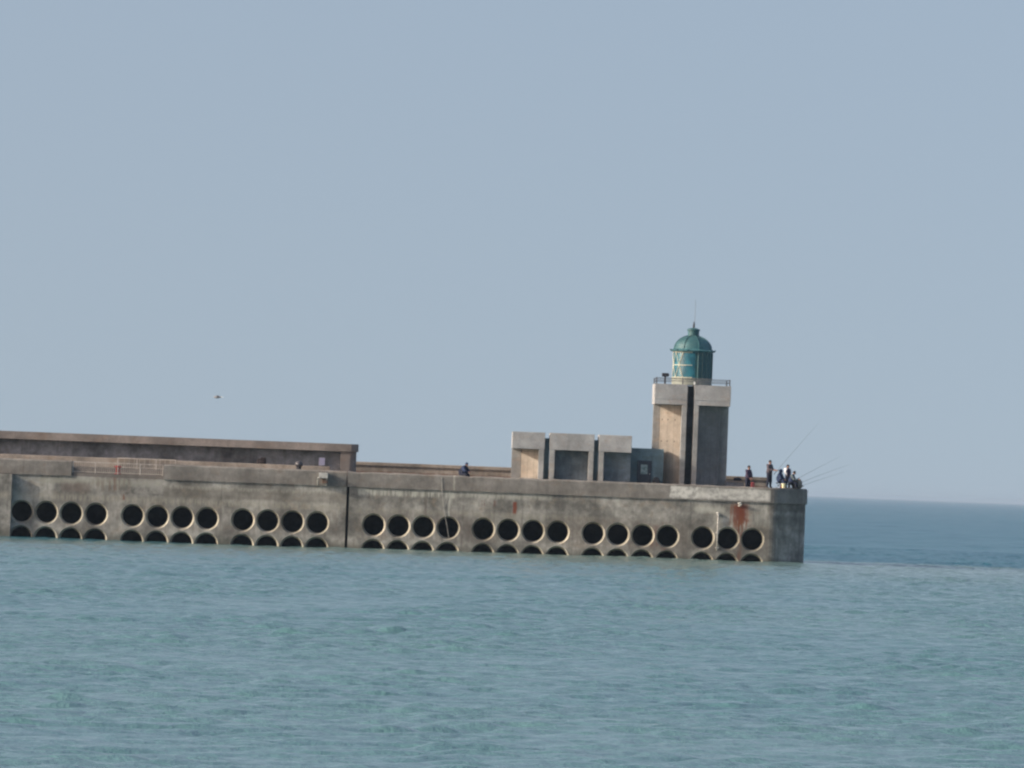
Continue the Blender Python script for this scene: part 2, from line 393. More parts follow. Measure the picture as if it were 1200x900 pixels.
mb.box(-28.898, -22.802, -.004, 1.698, 4.132, 4.36)
mb.build('deck', M['deck'], pier)
mb = MB(); mb.prism([(16.6, .52), (17.35, .52), (17.55, .62), (18.2, 1.30), (19.0, 2.17), (19.22, 2.5), (19.26, 2.75), (19.26, 9.6), (16.6, 9.6)], 4.756, 5.125); mb.build('head_platform', M['deck'], pier)
MB().box(-10.658, -10.482, .5, 11.9, -3, 4.12).build('joint_filler', M['hole'], pier)
mb = MB(); mb.box(-37.6, -32.75, -.46, -.004, -3, 4.10, .04); mb.build('buttress', M['wall'], pier)
mb = MB()
mb.box(-110, -11.85, 2.3, 3.7, 4.754, 5.42, .04); mb.build('ledge', M['ledge'], pier)

# ---- fittings on the wall face
b = thing('mooring_bollard', 'red iron bollard standing in the railed notch of the breakwater, rust streaks beneath it', 'bollard', (-25.85, .28, 4.362))
MB().lathe(-25.85, .28, [(.24, 4.364), (.24, 4.40), (.17, 4.44), (.155, 4.78)], 24).build('post', M['red'], b, True)
MB().lathe(-25.85, .28, [(.155, 4.782), (.25, 4.82), (.26, 4.88), (.18, 4.94), (.05, 4.955)], 24).build('bollard_head', M['red'], b, True)
t = thing('steel_bracket', 'pale box shaped steel bracket fixed on the capping beside the vertical joint', 'bracket', (-12.25, 0, 4.3))
MB().box(-12.52, -11.93, -.72, -.102, 4.62, 5.0, .03).build('box', M['bracket'], t)
for dx in (-12.58, -12.0): MB().tube([(dx, -.68, 4.66), (dx-.02, -.14, 4.18)], .045).build('strut', M['bracket'], t)
mb = MB()
for k in range(4): mb.box(-12.50+k*.15, -12.42+k*.15, -.6, -.2, 5.002, 5.07)
mb.build('slot_cover', M['black'], t)
MB().box(-12.3, -11.95, -.55, -.104, 4.3, 4.615, .02).build('lower_box', plain('rusty_brown_metal', (.16, .10, .07), .8), t)
mb = MB(); mb.tube([(15.28, -.02, 4.05), (15.3, -.16, 4.0), (15.42, -.26, 4.10), (15.5, -.22, 4.0), (15.42, -.12, 3.9), (15.3, -.02, 3.86)], .045, 10); mb.ball((15.38, -.14, 3.99), .085, 2, (1, .6, 1.3))
solo(mb, 'mooring_hook', M['galv'], 'pale mooring hook on the wall face above the large rust stain', 'hook', (15.4, 0, 3.86), smooth=True)
M['pipe'] = plain('dull_pipe_metal', (.36, .35, .32), .6, .3)
p_ = thing('drain_pipe', 'pale vertical drain pipe on the wall face between the last group of openings', 'pipe', (13.9, 0, .9))
MB().tube([(13.98, -.14, 3.32), (13.98, -.14, 2.2), (13.97, -.12, .85)], .052, 10).build('pipe', M['pipe'], p_, True)
for z in (3.2, 2.0, 1.0): MB().box(13.86, 14.08, -.16, 0.0, z, z+.07).build('pipe_clip', M['galv'], p_)
MB().tube([(13.83, -.1, 3.34), (13.98, -.14, 3.33)], .05, 8).build('elbow', M['galv'], p_)
solo(MB().tube([(-4.42, -.13, 5.0), (-4.36, -.14, 4.1), (-4.25, -.05, 3.2), (-4.08, -.04, 2.4), (-3.92, -.06, 1.7), (-3.78, -.03, 1.0)], .012, 6), 'mooring_rope', M['bracket'],
     'thin pale rope hanging down the wall across a round opening', 'rope', (-4.3, 0, 1.0))

# ---- railings at the notch
def railing(x0, x1, y, z0, z1, bars, label, grille=None):
    t = thing('metal_railing', label, 'railing', ((x0+x1)/2, y, z0), 'railings at the notch')
    MB().box(x0, x1, y-.03, y+.03, z1-.06, z1).build('handrail', M['railmetal'], t)
    MB().box(x0, x1, y-.02, y+.02, z0+.06, z0+.10).build('bottom_rail', M['railmetal'], t)
    n = max(2, round((x1-x0)/1.5)+1)
    for k in range(n):
        x = x0+.03+(x1-x0-.06)*k/(n-1); MB().box(x-.03, x+.03, y-.032, y+.032, z0, z1-.062).build('post', M['railmetal'], t)
    k = x0+.12
    while k < x1-.1: MB().box(k-.011, k+.011, y-.012, y+.012, z0+.102, z1-.062).build('baluster', M['railmetal'], t); k += bars
railing(-28.85, -22.85, .06, 4.364, 5.12, .13, 'low pale railing with close vertical bars across the notch in the capping')
railing(-26.0, -22.1, 2.1, 4.752, 5.48, .34, 'second pale railing farther back, behind the end of the barred one')

# ------------------------------------------------------------------ overhanging parapet wall on the left
pw = thing('parapet_wall', 'long parapet wall with a heavy overhanging coping and rounded end, shaded beneath', 'wall', (-10.6, 5, 4.75))
MB().box(-110, -11.225, 4.9, 6.0, 4.752, 6.458).build('wall', M['parapet'], pw)
poly = [(-110, 6.3), (-110, 3.9)]+arc(-10.6, 4.45, .55, -math.pi/2, 0, 14)+arc(-10.6, 5.75, .55, 0, math.pi/2, 8)
mb = MB(); mb.prism(poly, 6.46, 6.97)
bmesh.ops.bevel(mb.bm, geom=[e for e in mb.bm.edges if abs(e.verts[0].co.z-6.97) < 1e-4 and abs(e.verts[1].co.z-6.97) < 1e-4], offset=.07, segments=2, affect='EDGES')
mb.build('coping', M['coping'], pw)
poly = [(-11.22, 6.0), (-11.22, 4.02)]+arc(-10.65, 4.5, .48, -math.pi/2, 0, 14)+arc(-10.65, 5.52, .48, 0, math.pi/2, 8)
MB().prism(poly, 4.752, 6.457).build('end_pillar', M['coping'], pw)
n_ = thing('notice_board', 'small pale lilac board leaning in front of the shaded parapet wall near its end pillar', 'notice board', (-12.45, 4.6, 5.42))
MB().box(-12.66, -12.25, 4.62, 4.67, 5.48, 6.0, .01).build('board', M['lilac'], n_)
for x in (-12.6, -12.31): MB().box(x-.02, x+.02, 4.675, 4.71, 4.754, 5.95).build('leg', M['galv'], n_)
bk = thing('mooring_bollard', 'dark round headed bollard with a sunlit left side, in front of the shaded parapet wall', 'bollard', (-13.92, 1.6, 4.752))
MB().lathe(-13.92, 1.6, [(.26, 4.754), (.26, 4.8), (.17, 4.86), (.16, 5.34)], 24).build('post', M['black'], bk, True)
MB().lathe(-13.92, 1.6, [(.17, 5.342), (.25, 5.38), (.265, 5.5), (.22, 5.62), (.1, 5.70), (.02, 5.71)], 24).build('bollard_head', plain('worn_black_iron', (.07, .065, .07), .35), bk, True)
rk = thing('rucksack', 'dark brown rucksack standing on the ledge below the shaded parapet wall', 'rucksack', (-16.4, 2.9, 5.42))
mb = MB(); mb.box(-16.74, -16.12, 2.7, 3.0, 5.425, 5.76, .09); mb.box(-16.5, -16.13, 2.68, 3.0, 5.62, 5.86, .07); mb.build('bag_body', plain('dark_brown_cloth', (.022, .016, .018), .9), rk)
MB().box(-16.6, -16.25, 2.60, 2.72, 5.45, 5.62, .05).build('front_pocket', plain('dark_brown_pocket', (.03, .022, .024), .9), rk)
MB().tube([(-16.5, 2.85, 5.78), (-16.42, 2.85, 5.86), (-16.34, 2.85, 5.80)], .018, 6).build('loop', M['black'], rk)

# ------------------------------------------------------------------ low sea wall behind
sw = thing('sea_wall', 'low brown grey wall along the far edge of the breakwater deck', 'wall', (3.5, 9.2, 4.75))
MB().box(-12.5, 17.6, 9.08, 9.7, 4.752, 5.60).build('wall', M['seawall'], sw)
mb = MB(); mb.box(-12.5, 17.65, 8.98, 9.8, 5.602, 5.84, .04); mb.build('coping', M['seawall'], sw)
lb = thing('concrete_block', 'low concrete block in the shade just right of the lighthouse foot', 'block', (15.0, 3.7, 4.75))
MB().box(14.55, 15.75, 3.3, 4.1, 4.752, 5.42, .05).build('block_body', M['parapet'], lb)
MB().box(14.5, 15.8, 3.25, 4.15, 5.422, 5.5, .02).build('block_lid', M['ledge'], lb)

# ------------------------------------------------------------------ low building
lowb = thing('service_building', 'low building of three pale concrete portal bays with dark slits between them', 'building', (4.1, 3.2, 4.75))
def slab(x0, x1, name='roof_band'):
    mb = MB(); mb.box(x0, x1, 1.2, 5.2, 7.1, 8.22, .02); return mb.build(name, M['band'], lowb)
for a, b_ in ((.17, 2.34), (2.66, 5.62), (5.92, 8.10)): slab(a, b_)
for a, b_ in ((1.95, 2.31), (2.69, 3.02), (5.27, 5.60), (5.95, 6.28)):
    MB().box(a, b_, 1.22, 2.9, 4.752, 7.098, .015).build('pillar', M['fin'], lowb)
MB().prism([(.84, 2.55), (1.948, 1.95), (1.948, 4.6), (.84, 4.6)], 4.752, 7.097).build('splayed_panel', M['panel'], lowb)
MB().box(.19, .836, 2.9, 3.3, 4.752, 7.097, .01).build('pillar', M['fin'], lowb)
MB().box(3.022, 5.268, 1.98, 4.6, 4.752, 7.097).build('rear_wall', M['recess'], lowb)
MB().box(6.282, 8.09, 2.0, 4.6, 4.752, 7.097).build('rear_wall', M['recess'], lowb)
for a, b_ in ((2.342, 2.658), (5.622, 5.918)): MB().box(a, b_, 1.9, 4.8, 4.752, 7.86).build('slit_wall', M['annex'], lowb)

shift_y(lowb, -.58)
ax = thing('annex_building', 'small shaded blue grey annex with a dark door, between the low building and the lighthouse', 'building', (9.0, 3.4, 4.75))
MB().box(8.12, 10.3, 2.35, 3.0, 4.752, 7.44, .02).build('wall', M['annex'], ax)
d = MB().box(8.58, 9.52, 2.26, 2.345, 4.752, 6.62, .015).build('door', M['doorm'], ax)
MB().box(8.80, 9.26, 2.235, 2.257, 5.72, 6.36, .01).build('window', M['pane'], d)
mb = MB(); mb.ball((9.42, 2.22, 5.75), .035, 1); mb.build('handle', M['galv'], d)
mb = MB(); mb.box(9.6, 10.1, 1.75, 2.2, 4.752, 5.42, .12); mb.ball((9.85, 1.98, 5.42), .2, 2, (1, .9, .7))
solo(mb, 'refuse_sack', M['black'], 'black sack slumped beside the annex door', 'sack', (9.85, 1.98, 4.752))

# ------------------------------------------------------------------ lighthouse
lh = thing('lighthouse', 'square concrete lighthouse tower with a teal domed lantern at the end of the breakwater', 'lighthouse', (11.95, 3.3, 4.75))
L, Rr, F_, B_ = 9.45, 14.52, .8, 5.84
for a, b_ in ((L, 11.64), (12.10, Rr)):
    mb = MB(); mb.box(a, b_, F_, B_, 10.75, 11.78, .015); mb.box(a+.01, b_-.01, F_+.012, B_-.012, 10.43, 10.748, .01); mb.build('top_band', M['band'], lh)
for a, b_ in ((11.3, 11.635), (12.105, 12.42)):
    MB().box(a, b_, F_+.03, 2.6, 4.752, 10.428, .012).build('fin', M['fin'], lh)
    MB().box(a, b_, 4.1, B_-.03, 4.752, 10.428, .012).build('fin', M['fin'], lh)
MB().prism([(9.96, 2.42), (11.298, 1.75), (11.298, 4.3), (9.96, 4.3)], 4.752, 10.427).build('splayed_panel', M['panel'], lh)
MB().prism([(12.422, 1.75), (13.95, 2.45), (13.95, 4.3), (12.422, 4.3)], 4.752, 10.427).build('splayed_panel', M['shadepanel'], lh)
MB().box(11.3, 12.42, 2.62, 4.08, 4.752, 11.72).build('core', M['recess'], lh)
for a, b_ in ((L+.02, 9.956), (13.952, Rr-.012)):
    MB().box(a, b_, 3.0, 3.42, 4.752, 10.426, .012).build('fin', M['fin'], lh)
ln = (11.97, 3.3)
MB().lathe(*ln, [(1.34, 11.782), (1.34, 12.16), (1.38, 12.18), (1.38, 12.25)], 48).build('lantern_base', M['creambase'], lh, False)
gl = MB().lathe(*ln, [(1.285, 12.255), (1.285, 14.0)], 48, True).build('lantern_glass', M['glass'], lh, False)
mb = MB()
def cyl(a, z, r=1.305): return (ln[0]+r*math.cos(a), ln[1]+r*math.sin(a), z)
N = 12
for k in range(N):
    a0, a1 = 2*math.pi*k/N, 2*math.pi*(k+1)/N
    if not 60 <= k*360/N <= 265-360/N: continue
    for (sa, za, sb, zb) in ((a0, 12.26, a1, 13.98), (a1, 12.26, a0, 13.98)):
        mb.tube([cyl(sa+(sb-sa)*t/8, za+(zb-za)*t/8) for t in range(9)], .024, 6)
for z in (12.28, 13.1, 13.96): mb.tube([cyl(R(60)+R(208)*t/40, z) for t in range(41)], .026, 6)
mb.build('astragal_lattice', M['cream'], gl)
mb = MB()
for k in range(0, 10): mb.tube([cyl(R(-75+k*14), 12.26, 1.32), cyl(R(-75+k*14), 13.98, 1.32)], .05, 6)
mb.prism([(ln[0]+1.315*math.cos(R(t)), ln[1]+1.315*math.sin(R(t))) for t in range(-84, 60, 6)]+[(ln[0]+1.30*math.cos(R(t)), ln[1]+1.30*math.sin(R(t))) for t in range(54, -86, -6)], 12.26, 13.98)
mb.build('blind_panel', M['tealdark'], lh)
MB().lathe(*ln, [(1.33, 14.0), (1.48, 14.03), (1.50, 14.10), (1.36, 14.16), (1.30, 14.2)], 48).build('eave', M['copper'], lh)
for k in range(12):
    a = 2*math.pi*(k+.5)/12; MB().tube([cyl(a, 14.08, 1.46), cyl(a, 14.11, 1.53), cyl(a, 14.16, 1.56)], [.05, .04, .03], 6).build('eave_spout', M['copper'], lh)
dome = [(1.29*math.cos(t)+.0, 14.2+.92*math.sin(t)) for t in [R(x) for x in (0, 10, 20, 30, 40, 50, 60, 70, 74)]]
dm = MB().lathe(*ln, dome, 48).build('dome', M['copper'], lh, False)
mb = MB()
for k in range(8):
    a = 2*math.pi*(k+.35)/8; mb.tube([(ln[0]+(r+.01)*math.cos(a), ln[1]+(r+.01)*math.sin(a), z+.01) for r, z in dome], .028, 5)
mb.build('dome_rib', M['copper'], dm)
MB().lathe(*ln, [(.38, 15.06), (.38, 15.42), (.43, 15.44), (.43, 15.52), (.3, 15.58), (.06, 15.63)], 32).build('vent', M['copper'], lh, False)
MB().tube([(*ln, 15.6), (*ln, 15.85), (*ln, 16.05)], [.075, .05, .02], 8).build('finial', M['black'], lh)
MB().tube([(ln[0]+.06, ln[1], 15.5), (ln[0]+.06, ln[1], 17.5)], [.015, .010], 6).build('antenna', M['steel'], lh)
# parapet railing
rl = MB()
for z in (12.0, 12.17):
    for (xa, ya, xb, yb) in ((L+.1, F_+.1, Rr-.1, F_+.1), (L+.1, B_-.1, Rr-.1, B_-.1), (L+.1, F_+.1, L+.1, B_-.1), (Rr-.1, F_+.1, Rr-.1, B_-.1)):
        rl.tube([(xa, ya, z), (xb, yb, z)], .022, 6)
rl.build('guard_rail', M['steel'], lh)
for x in (L+.1, 11.3, 12.3, Rr-.1):
    for y in (F_+.1, B_-.1): MB().box(x-.04, x+.04, y-.04, y+.04, 11.782, 12.21 if abs(x-11.94) > 1 else 12.17).build('rail_post', M['steel'], lh)
fl = MB().tube([(10.12, 1.25, 11.78), (10.12, 1.25, 12.3)], .06, 8).build('floodlight_post', M['black'], lh)
MB().box(9.9, 10.34, 1.1, 1.45, 12.26, 12.5, .03).build('floodlight', M['black'], fl)
MB().box(10.345, 10.40, 1.14, 1.41, 12.28, 12.48, .02).build('lens', M['white'], fl)
mb = MB(); mb.box(12.02, 12.12, .75, .79, 11.80, 11.98, .01); mb.build('plate', M['white'], lh)
shift_y(lh, .9); lh.location.x += .07
# ------------------------------------------------------------------ people
def person(label, loc, J, cols, group=None, hair='hair', hood=None, scale=1.0, turn=0, bulk=1.0):
    """J: joint positions (metres, facing +x); cols = (torso, legs, arms) material keys. One continuous skinned body."""
    root_l = Vector(loc)
    J = {k: Vector(v)*scale for k, v in J.items()}
    mats = ['skin', cols[0], cols[1], cols[2], 'shoe', hair]
    chain = []                                 # (a, b)
    order = ['pelvis', 'waist', 'chest', 'neck', 'skull', 'crown']
    rad = dict(pelvis=.175, waist=.17, chest=.185, neck=.062, skull=.098, crown=.082)
    seg = {'waist': 1, 'chest': 1, 'neck': 1, 'skull': 0, 'crown': 0}
    edges = [(a, b) for a, b in zip(order, order[1:])]
    for s in 'LR':
        edges += [('chest', 'sh'+s), ('sh'+s, 'el'+s), ('el'+s, 'wr'+s), ('pelvis', 'hip'+s), ('hip'+s, 'kn'+s), ('kn'+s, 'an'+s), ('an'+s, 'toe'+s)]
        rad.update({'sh'+s: .092, 'el'+s: .068, 'wr'+s: .044, 'hip'+s: .115, 'kn'+s: .085, 'an'+s: .062, 'toe'+s: .042})
    for k_ in rad:
        if k_ not in ('neck', 'skull', 'crown', 'wrL', 'wrR', 'toeL', 'toeR'): rad[k_] *= bulk
    names = list(rad); idx = {n: i for i, n in enumerate(names)}
    me = bpy.data.meshes.new('rig'); me.from_pydata([J[n] for n in names], [(idx[a], idx[b]) for a, b in edges], [])
    o = bpy.data.objects.new('rig', me); C.objects.link(o)
    md = o.modifiers.new('s', 'SKIN'); md.use_smooth_shade = True
    sv = me.skin_vertices[0].data
    for n in names:
        r = rad[n]*scale; sv[idx[n]].radius = (r, r*(1.0 if n not in ('waist', 'pelvis', 'chest') else 1.0)); sv[idx[n]].use_root = (n == 'pelvis')
    o.modifiers.new('d', 'SUBSURF').levels = 2
    dg = bpy.context.evaluated_depsgraph_get(); dg.update()
    bm = bmesh.new(); bm.from_mesh(bpy.data.meshes.new_from_object(o.evaluated_get(dg)))
    bpy.data.objects.remove(o); bpy.data.meshes.remove(me)
    def segmat(a, b):
        if b in ('skull', 'crown'): return 0
        if b[:2] in ('el', 'wr') or b[:2] == 'sh': return 3
        if b[:2] in ('hi', 'kn', 'an') and b != 'waist': return 2
        if b[:3] == 'toe': return 4
        return 1
    for f in bm.faces:
        c = f.calc_center_median(); best = (9, 1)
        for a, b_ in edges:
            A, B = J[a], J[b_]; t = max(0, min(1, (c-A).dot(B-A)/max(1e-9, (B-A).length_squared)))
            dd = (c-(A+(B-A)*t)).length/((rad[a]+(rad[b_]-rad[a])*t)*scale)
            if dd < best[0]: best = (dd, segmat(a, b_))
        f.material_index = best[1]; f.smooth = True
    mb = MB(); mb.bm.free(); mb.bm = bm
    def addpart(fn, mi):
        before = set(bm.faces); fn()
        for f in bm.faces:
            if f not in before: f.material_index = mi; f.smooth = True
    up = (J['crown']-J['neck']).normalized(); fw = Vector((1, 0, 0)); fw = (fw-up*fw.dot(up)).normalized(); sd = up.cross(fw)
    H = J['skull']
    addpart(lambda: mb.tube([H+fw*.085*scale+up*.02*scale, H+fw*.118*scale-up*.02*scale], [.010*scale, .017*scale], 6), 0)   # nose
    for s in (-1, 1):
        addpart(lambda: mb.ball(H+fw*.088*scale+sd*s*.033*scale+up*.02*scale, .011*scale, 1), 5)                             # eyes
        addpart(lambda: mb.ball(H+sd*s*.094*scale, .026*scale, 1, (.7, .5, 1.2)), 0)                                           # ears
    addpart(lambda: mb.tube([H+fw*.09*scale-sd*.022*scale-up*.055*scale, H+fw*.09*scale+sd*.022*scale-up*.055*scale], .006*scale, 5), 5)
    for s in 'LR':                              # hands: palm and five curled fingers each
        w = J['wr'+s]; d = (w-J['el'+s]).normalized(); sgn = 1 if s == 'L' else -1
        n_ = Vector((0, sgn, 0)); n_ = (n_-d*n_.dot(d)).normalized(); dn = d.cross(n_).normalized()
        if dn.z > 0: dn = -dn
        addpart(lambda: mb.tube([w-d*.02*scale, w+d*.04*scale, w+d*.095*scale], [.030*scale, .040*scale, .036*scale], 8), 0)
        for k, ln_ in enumerate((.066, .078, .072, .056)):
            q = w+d*.09*scale+n_*(k-1.5)*.019*scale
            addpart(lambda: mb.tube([q, q+(d*.7+dn*.4)*ln_*.5*scale, q+(d*.75+dn*1.1)*ln_*.75*scale], [.010*scale, .009*scale, .007*scale], 6), 0)
        q = w+d*.03*scale-n_*.035*scale
        addpart(lambda: mb.tube([q, q+(d*.6-n_*.5)*.04*scale, q+(d-n_*.1)*.07*scale], [.012*scale, .011*scale, .008*scale], 6), 0)
    rt = thing('person', label, 'person', root_l, group)
    for v in bm.verts: v.co += root_l
    mb.build('body', [M[k] for k in mats], rt, True)
    hb = MB()
    if hood:
        Hc = H+root_l
        hb.ball(Hc+up*.015*scale-fw*.03*scale, .135*scale, 3, (.95, .92, 1.1))
        hb.tube([Hc-up*.10*scale-fw*.03*scale, root_l+J['neck']-up*.06*scale-fw*.02*scale, root_l+J['chest']], [.10*scale, .125*scale, .19*scale], 14)
        hb.build('hood', M[hood], rt, True)
    else:
        Hc = H+root_l
        vs = hb.ball(Hc+up*.03*scale-fw*.018*scale, .112*scale, 3, (1, .95, 1.0))
        bmesh.ops.delete(hb.bm, geom=[v for v in vs if (v.co-Hc).dot(fw) > .045*scale and (v.co-Hc).dot(up) < .055*scale or (v.co-Hc).dot(up) < -.05*scale], context='VERTS')
        hb.build('hair' if hair == 'hair' else 'cap', M[hair], rt, True)
    rt.rotation_euler.z = R(turn)
    return rt

def stand(lean=.04, h=1.0, reach=.35, handz=1.05, spread=.1):
    J = dict(pelvis=(0, 0, .95), waist=(lean*.3, 0, 1.10), chest=(lean*.7, 0, 1.32), neck=(lean, 0, 1.50), skull=(lean+.02, 0, 1.63), crown=(lean+.02, 0, 1.70))
    for s, y in (('L', 1), ('R', -1)):
        J.update({'sh'+s: (lean*.8, y*.18, 1.42), 'el'+s: (lean+.06, y*.23, 1.16), 'wr'+s: (lean+reach, y*.12, handz),
                  'hip'+s: (0, y*.09, .90), 'kn'+s: (.03+spread*y*.3, y*.10, .49), 'an'+s: (-.02+spread*y*.5, y*.11, .08), 'toe'+s: (.13+spread*y*.5, y*.13, .04)})
    return {k: Vector(v)*h for k, v in J.items()}
def sit(seat=.42, lean=.25, bow=.1, reach=.45, handz=None):
    z = seat; handz = handz or z+.2
    J = dict(pelvis=(0, 0, z+.10), waist=(lean*.25, 0, z+.25), chest=(lean*.75, 0, z+.46), neck=(lean+bow*.3, 0, z+.62), skull=(lean+bow*.9, 0, z+.73), crown=(lean+bow*1.1, 0, z+.80))
    for s, y in (('L', 1), ('R', -1)):
        J.update({'sh'+s: (lean*.85, y*.18, z+.54), 'el'+s: (lean+.12, y*.24, z+.28), 'wr'+s: (lean*.6+reach, y*.08, handz),
                  'hip'+s: (.05, y*.10, z+.08), 'kn'+s: (.46, y*.14, z+.07), 'an'+s: (.44, y*.14, .08), 'toe'+s: (.59, y*.15, .04)})
    return J
def stool(x, y, z, h, label, mat):
    t = thing('camp_stool', label, 'stool', (x, y, z))
    MB().box(x-.19, x+.19, y-.17, y+.17, z+h-.05, z+h, .015).build('seat', mat, t)
    for sx in (-1, 1):
        for sy in (-1, 1): MB().tube([(x+sx*.18, y+sy*.15, z), (x-sx*.12, y+sy*.15, z+h-.052)], .014, 6).build('leg', M['steel'], t)
ZP = 5.127
AG = 'anglers on the breakwater'
person('angler in grey top and dark trousers standing tall with both hands held forward', (17.33, 1.5, ZP), stand(.03, 1.05, .40, 1.13), ('mauve', 'navy', 'mauve'), AG, turn=-38, bulk=1.22)
person('angler in dark purple jacket standing alone beside the low block, right of the lighthouse', (15.92, 1.6, 4.754), stand(.06, 1.03, .2, .95), ('purple', 'navy', 'purple'), AG, turn=-40, bulk=1.12)
person('seated angler wrapped in a dark hooded coat, left of the pale yellow bucket', (17.98, 1.6, ZP), sit(.40, .10, .06, .35), ('navyblue', 'navyblue', 'navyblue'), AG, hood='navyblue', turn=-25, bulk=1.25)
person('angler standing with white sleeves and a dark waistcoat', (18.62, 2.6, ZP), stand(-.03, .90, .12, 1.02), ('purple', 'navy', 'whitecloth'), AG, turn=-60, bulk=1.1)
person('angler bent forward on a low stool beside the boulder, in a grey sleeved jacket', (18.72, 1.5, ZP), sit(.32, .20, .10, .5, .62), ('navyblue', 'navy', 'greygreen'), AG, turn=-15, bulk=1.15)
person('man in dark blue jacket and cap hunched alone, left of the low building', (-3.1, 2.2, 4.754), sit(.42, .26, .12, .40, .66), ('navy', 'navy', 'navyblue'), hair='navyblue', turn=-30, bulk=1.6)
stool(17.98, 1.6, ZP, .38, 'folding stool under the hooded seated angler', M['navy'])
stool(18.72, 1.5, ZP, .30, 'low folding stool under the angler bent forward', M['greygreen'])
stool(-3.1, 2.2, 4.754, .40, 'folding stool under the lone hunched man', M['black'])
bu = thing('bucket', 'pale yellow bucket with a rim, on the pier head among the anglers', 'bucket', (18.3, 1.1, ZP))
MB().lathe(18.3, 1.1, [(.11, ZP+.002), (.14, ZP+.30), (.155, ZP+.30), (.155, ZP+.33), (.13, ZP+.33), (.10, ZP+.03)], 20).build('tub', M['yellowish'], bu)
MB().tube([(18.3+.15*math.cos(t), 1.1, ZP+.32+.12*math.sin(t)) for t in [math.pi*k/10 for k in range(11)]], .007, 5).build('handle', M['steel'], bu)
tb = thing('tackle_box', 'orange red tackle box behind the pale yellow bucket', 'box', (18.22, 1.75, ZP))
MB().box(18.12, 18.34, 1.55, 1.95, ZP+.002, ZP+.22, .015).build('tub', M['orange'], tb); MB().box(18.11, 18.35, 1.54, 1.96, ZP+.223, ZP+.30, .015).build('lid', M['orange'], tb)
rb = thing('tackle_bag', 'dark red bag hanging low beside the angler right of the lighthouse', 'bag', (16.25, 1.4, 4.754))
MB().box(16.13, 16.38, 1.25, 1.6, 4.756, 5.48, .07).build('bag_body', plain('dark_red_cloth', (.16, .03, .035), .9), rb)
MB().tube([(16.16, 1.42, 5.46), (16.2, 1.42, 5.58), (16.3, 1.42, 5.58), (16.35, 1.42, 5.46)], .015, 6).build('handle', M['black'], rb)
hb = thing('holdall', 'dark soft holdall lying on the lid of the low shaded block', 'bag', (15.3, 3.6, 5.5))
mb = MB(); mb.tube([(15.05, 3.6, 5.60), (15.12, 3.6, 5.62), (15.45, 3.6, 5.63), (15.62, 3.6, 5.60)], [.05, .11, .12, .05], 10); mb.build('bag_body', M['navy'], hb, True)
MB().tube([(15.2, 3.55, 5.70), (15.3, 3.55, 5.80), (15.42, 3.55, 5.72)], .012, 5).build('handle', M['black'], hb)
sb = MB(); v = sb.ball((0, 0, 0), 1, 3)
rr = random.Random(3)
from mathutils import noise as mn
for q in sb.bm.verts:
    k = 1+.32*mn.noise(q.co*1.6+Vector((3, 1, 2)))+.14*mn.noise(q.co*4); q.co = Vector((19.2+q.co.x*.33*k, 2.0+q.co.y*.4*k, ZP+.27+q.co.z*.42*k))
solo(sb, 'boulder', M['rock'], 'rough brown grey boulder at the very tip of the pier head', 'boulder', (19.2, 2.0, ZP))
def rod(a, b, label, sag=.12):
    t = thing('fishing_rod', label, 'fishing rod', a, 'fishing rods')
    a, b = Vector(a), Vector(b); pts = [a.lerp(b, k/10)-Vector((0, 0, sag*(k/10)**2)) for k in range(11)]
    MB().tube(pts, [.0105-.007*k/10 for k in range(11)], 6).build('blank', M['rod'], t)
    MB().tube([a-(b-a).normalized()*.35, a+(b-a).normalized()*.05], .02, 6).build('handle', M['black'], t)
    q = a+(b-a).normalized()*.1-Vector((0, 0, .06)); MB().lathe(q.x, q.y, [(.03, q.z-.04), (.045, q.z), (.03, q.z+.04)], 10).build('reel', M['steel'], t)
rod((17.84, 1.4, 6.30), (20.4, 1.2, 9.6), 'steeply raised fishing rod held by the tall standing angler')
rod((19.22, 1.4, 5.82), (22.05, 1.0, 7.5), 'uppermost of the low slanting rods, held by the angler bent forward', .06)
rod((19.45, 2.0, 5.55), (22.65, 1.6, 7.0), 'middle low rod propped on the boulder, pointing out to sea', .1)
rod((19.55, 2.3, 5.35), (22.4, 2.0, 6.5), 'lowest fishing rod propped on the boulder, pointing out to sea', .1)

# ------------------------------------------------------------------ gull in flight
gu = thing('seagull', 'small gull flying over the parapet wall at the left', 'bird', (-19.05, -12, 9.58))
gx, gy, gz = -19.05, -12, 9.58
body = MB(); body.tube([(gx-.24, gy, gz), (gx-.2, gy, gz+.01), (gx-.1, gy, gz), (gx+.02, gy, gz), (gx+.16, gy, gz+.01), (gx+.26, gy, gz+.02)], [.015, .05, .075, .08, .045, .03], 10)
body.build('body', M['gull'], gu, True)
for s in (-1, 1):
    w = MB(); pts = [(0, 0, 0), (.02, .2, .07), (.07, .44, .05), (.13, .55, .0)]; ch = [.16, .15, .10, .02]
    A = [w.bm.verts.new((gx-.08+p[0]+0, gy+s*p[1], gz+.04+p[2])) for p in pts]; B = [w.bm.verts.new((gx-.08+p[0]+c, gy+s*p[1], gz+.03+p[2])) for p, c in zip(pts, ch)]
    for k in range(3): w.bm.faces.new((A[k], A[k+1], B[k+1], B[k]))
    bmesh.ops.solidify(w.bm, geom=w.bm.faces[:], thickness=.018)
    w.build('wing', M['gullgrey'], gu)
MB().prism([(gx+.22, gy-.04), (gx+.40, gy-.09), (gx+.40, gy+.09), (gx+.22, gy+.04)], gz+.01, gz+.03).build('tail', M['white'], gu)

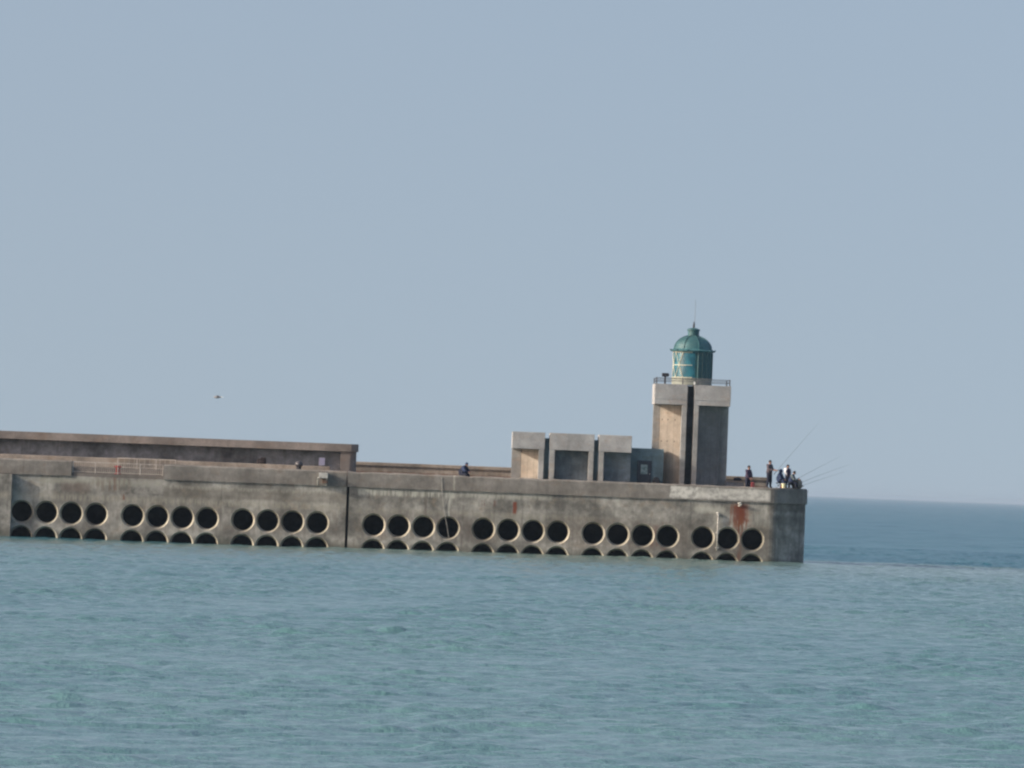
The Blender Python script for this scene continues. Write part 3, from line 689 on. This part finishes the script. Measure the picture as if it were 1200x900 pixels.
# ------------------------------------------------------------------ sea air
hz = bpy.data.materials.new('sea_haze'); hz.use_nodes = True; nt = hz.node_tree; nt.nodes.clear()
ho = nt.nodes.new('ShaderNodeOutputMaterial'); pv = nt.nodes.new('ShaderNodeVolumePrincipled')
pv.inputs['Color'].default_value = (.43, .56, .71, 1); pv.inputs['Density'].default_value = 6e-5; pv.inputs['Anisotropy'].default_value = 0
nt.links.new(pv.outputs[0], ho.inputs['Volume'])
o = MB().box(-46000, 46000, -46000, 46000, -4.2, 19).build('haze', hz); o['kind'] = 'stuff'

# ------------------------------------------------------------------ light, camera, render
sdir = Vector((1, .25, -.43)).normalized()
EL = math.asin(-sdir.z); ROT = math.atan2(-sdir.x, -sdir.y)
sun = bpy.data.lights.new('sun', 'SUN'); sun.energy = 4.2; sun.angle = R(.5); sun.color = (1, .925, .80)
so = bpy.data.objects.new('sun', sun); C.objects.link(so); so.rotation_euler = sdir.to_track_quat('-Z', 'Y').to_euler(); so.location = (-60, -30, 60)
w = bpy.data.worlds.new('World'); S.world = w; w.use_nodes = True; nt = w.node_tree; g = G(nt)
bg = nt.nodes['Background']
sk = g.n('ShaderNodeTexSky', sky_type='NISHITA'); sk.sun_disc = False; sk.sun_elevation = EL; sk.sun_rotation = ROT
sk.altitude = 0; sk.air_density = 1.0; sk.dust_density = 3.0; sk.ozone_density = 1.0
tc = g.n('ShaderNodeTexCoord').outputs['Generated']; sp = g.n('ShaderNodeSeparateXYZ'); g.put(sp.inputs[0], tc)
cb = g.n('ShaderNodeCombineXYZ'); g.put(cb.inputs[0], sp.outputs[0]); g.put(cb.inputs[1], sp.outputs[1])
g.put(cb.inputs[2], g.math('MULTIPLY_ADD', sp.outputs[2], .5, .17))      # even, hazy sky low over the horizon
nm = g.n('ShaderNodeVectorMath', operation='NORMALIZE'); g.put(nm.inputs[0], cb.outputs[0]); g.put(sk.inputs[0], nm.outputs[0])
nt.links.new(g.mix(1.0, sk.outputs[0], (1.09, .985, .955), 'MULTIPLY'), bg.inputs[0]); bg.inputs[1].default_value = .15

HC, D, FPX, PHI = 4.75, 450.0, 7965.0, R(.6)
cam = bpy.data.cameras.new('camera'); co = bpy.data.objects.new('camera', cam); C.objects.link(co); S.camera = co
cam.sensor_width = 36; cam.lens = 36*FPX/1200; cam.clip_start = 1; cam.clip_end = 100000
co.location = (-D*math.sin(PHI), -D*math.cos(PHI), HC)
pit = math.atan(116.7/FPX)
fw = Vector((math.sin(PHI)*math.cos(pit), math.cos(PHI)*math.cos(pit), math.sin(pit)))
rot = fw.to_track_quat('-Z', 'Y').to_matrix() @ Matrix.Rotation(.0387, 3, 'Z')
co.rotation_euler = rot.to_euler()
S.render.engine = 'CYCLES'; S.cycles.filter_width = 2.3
S.cycles.use_denoising = True
S.render.resolution_x, S.render.resolution_y = 1024, 768
S.view_settings.view_transform = 'Standard'; S.view_settings.look = 'None'; S.view_settings.exposure = .21; S.view_settings.gamma = 1
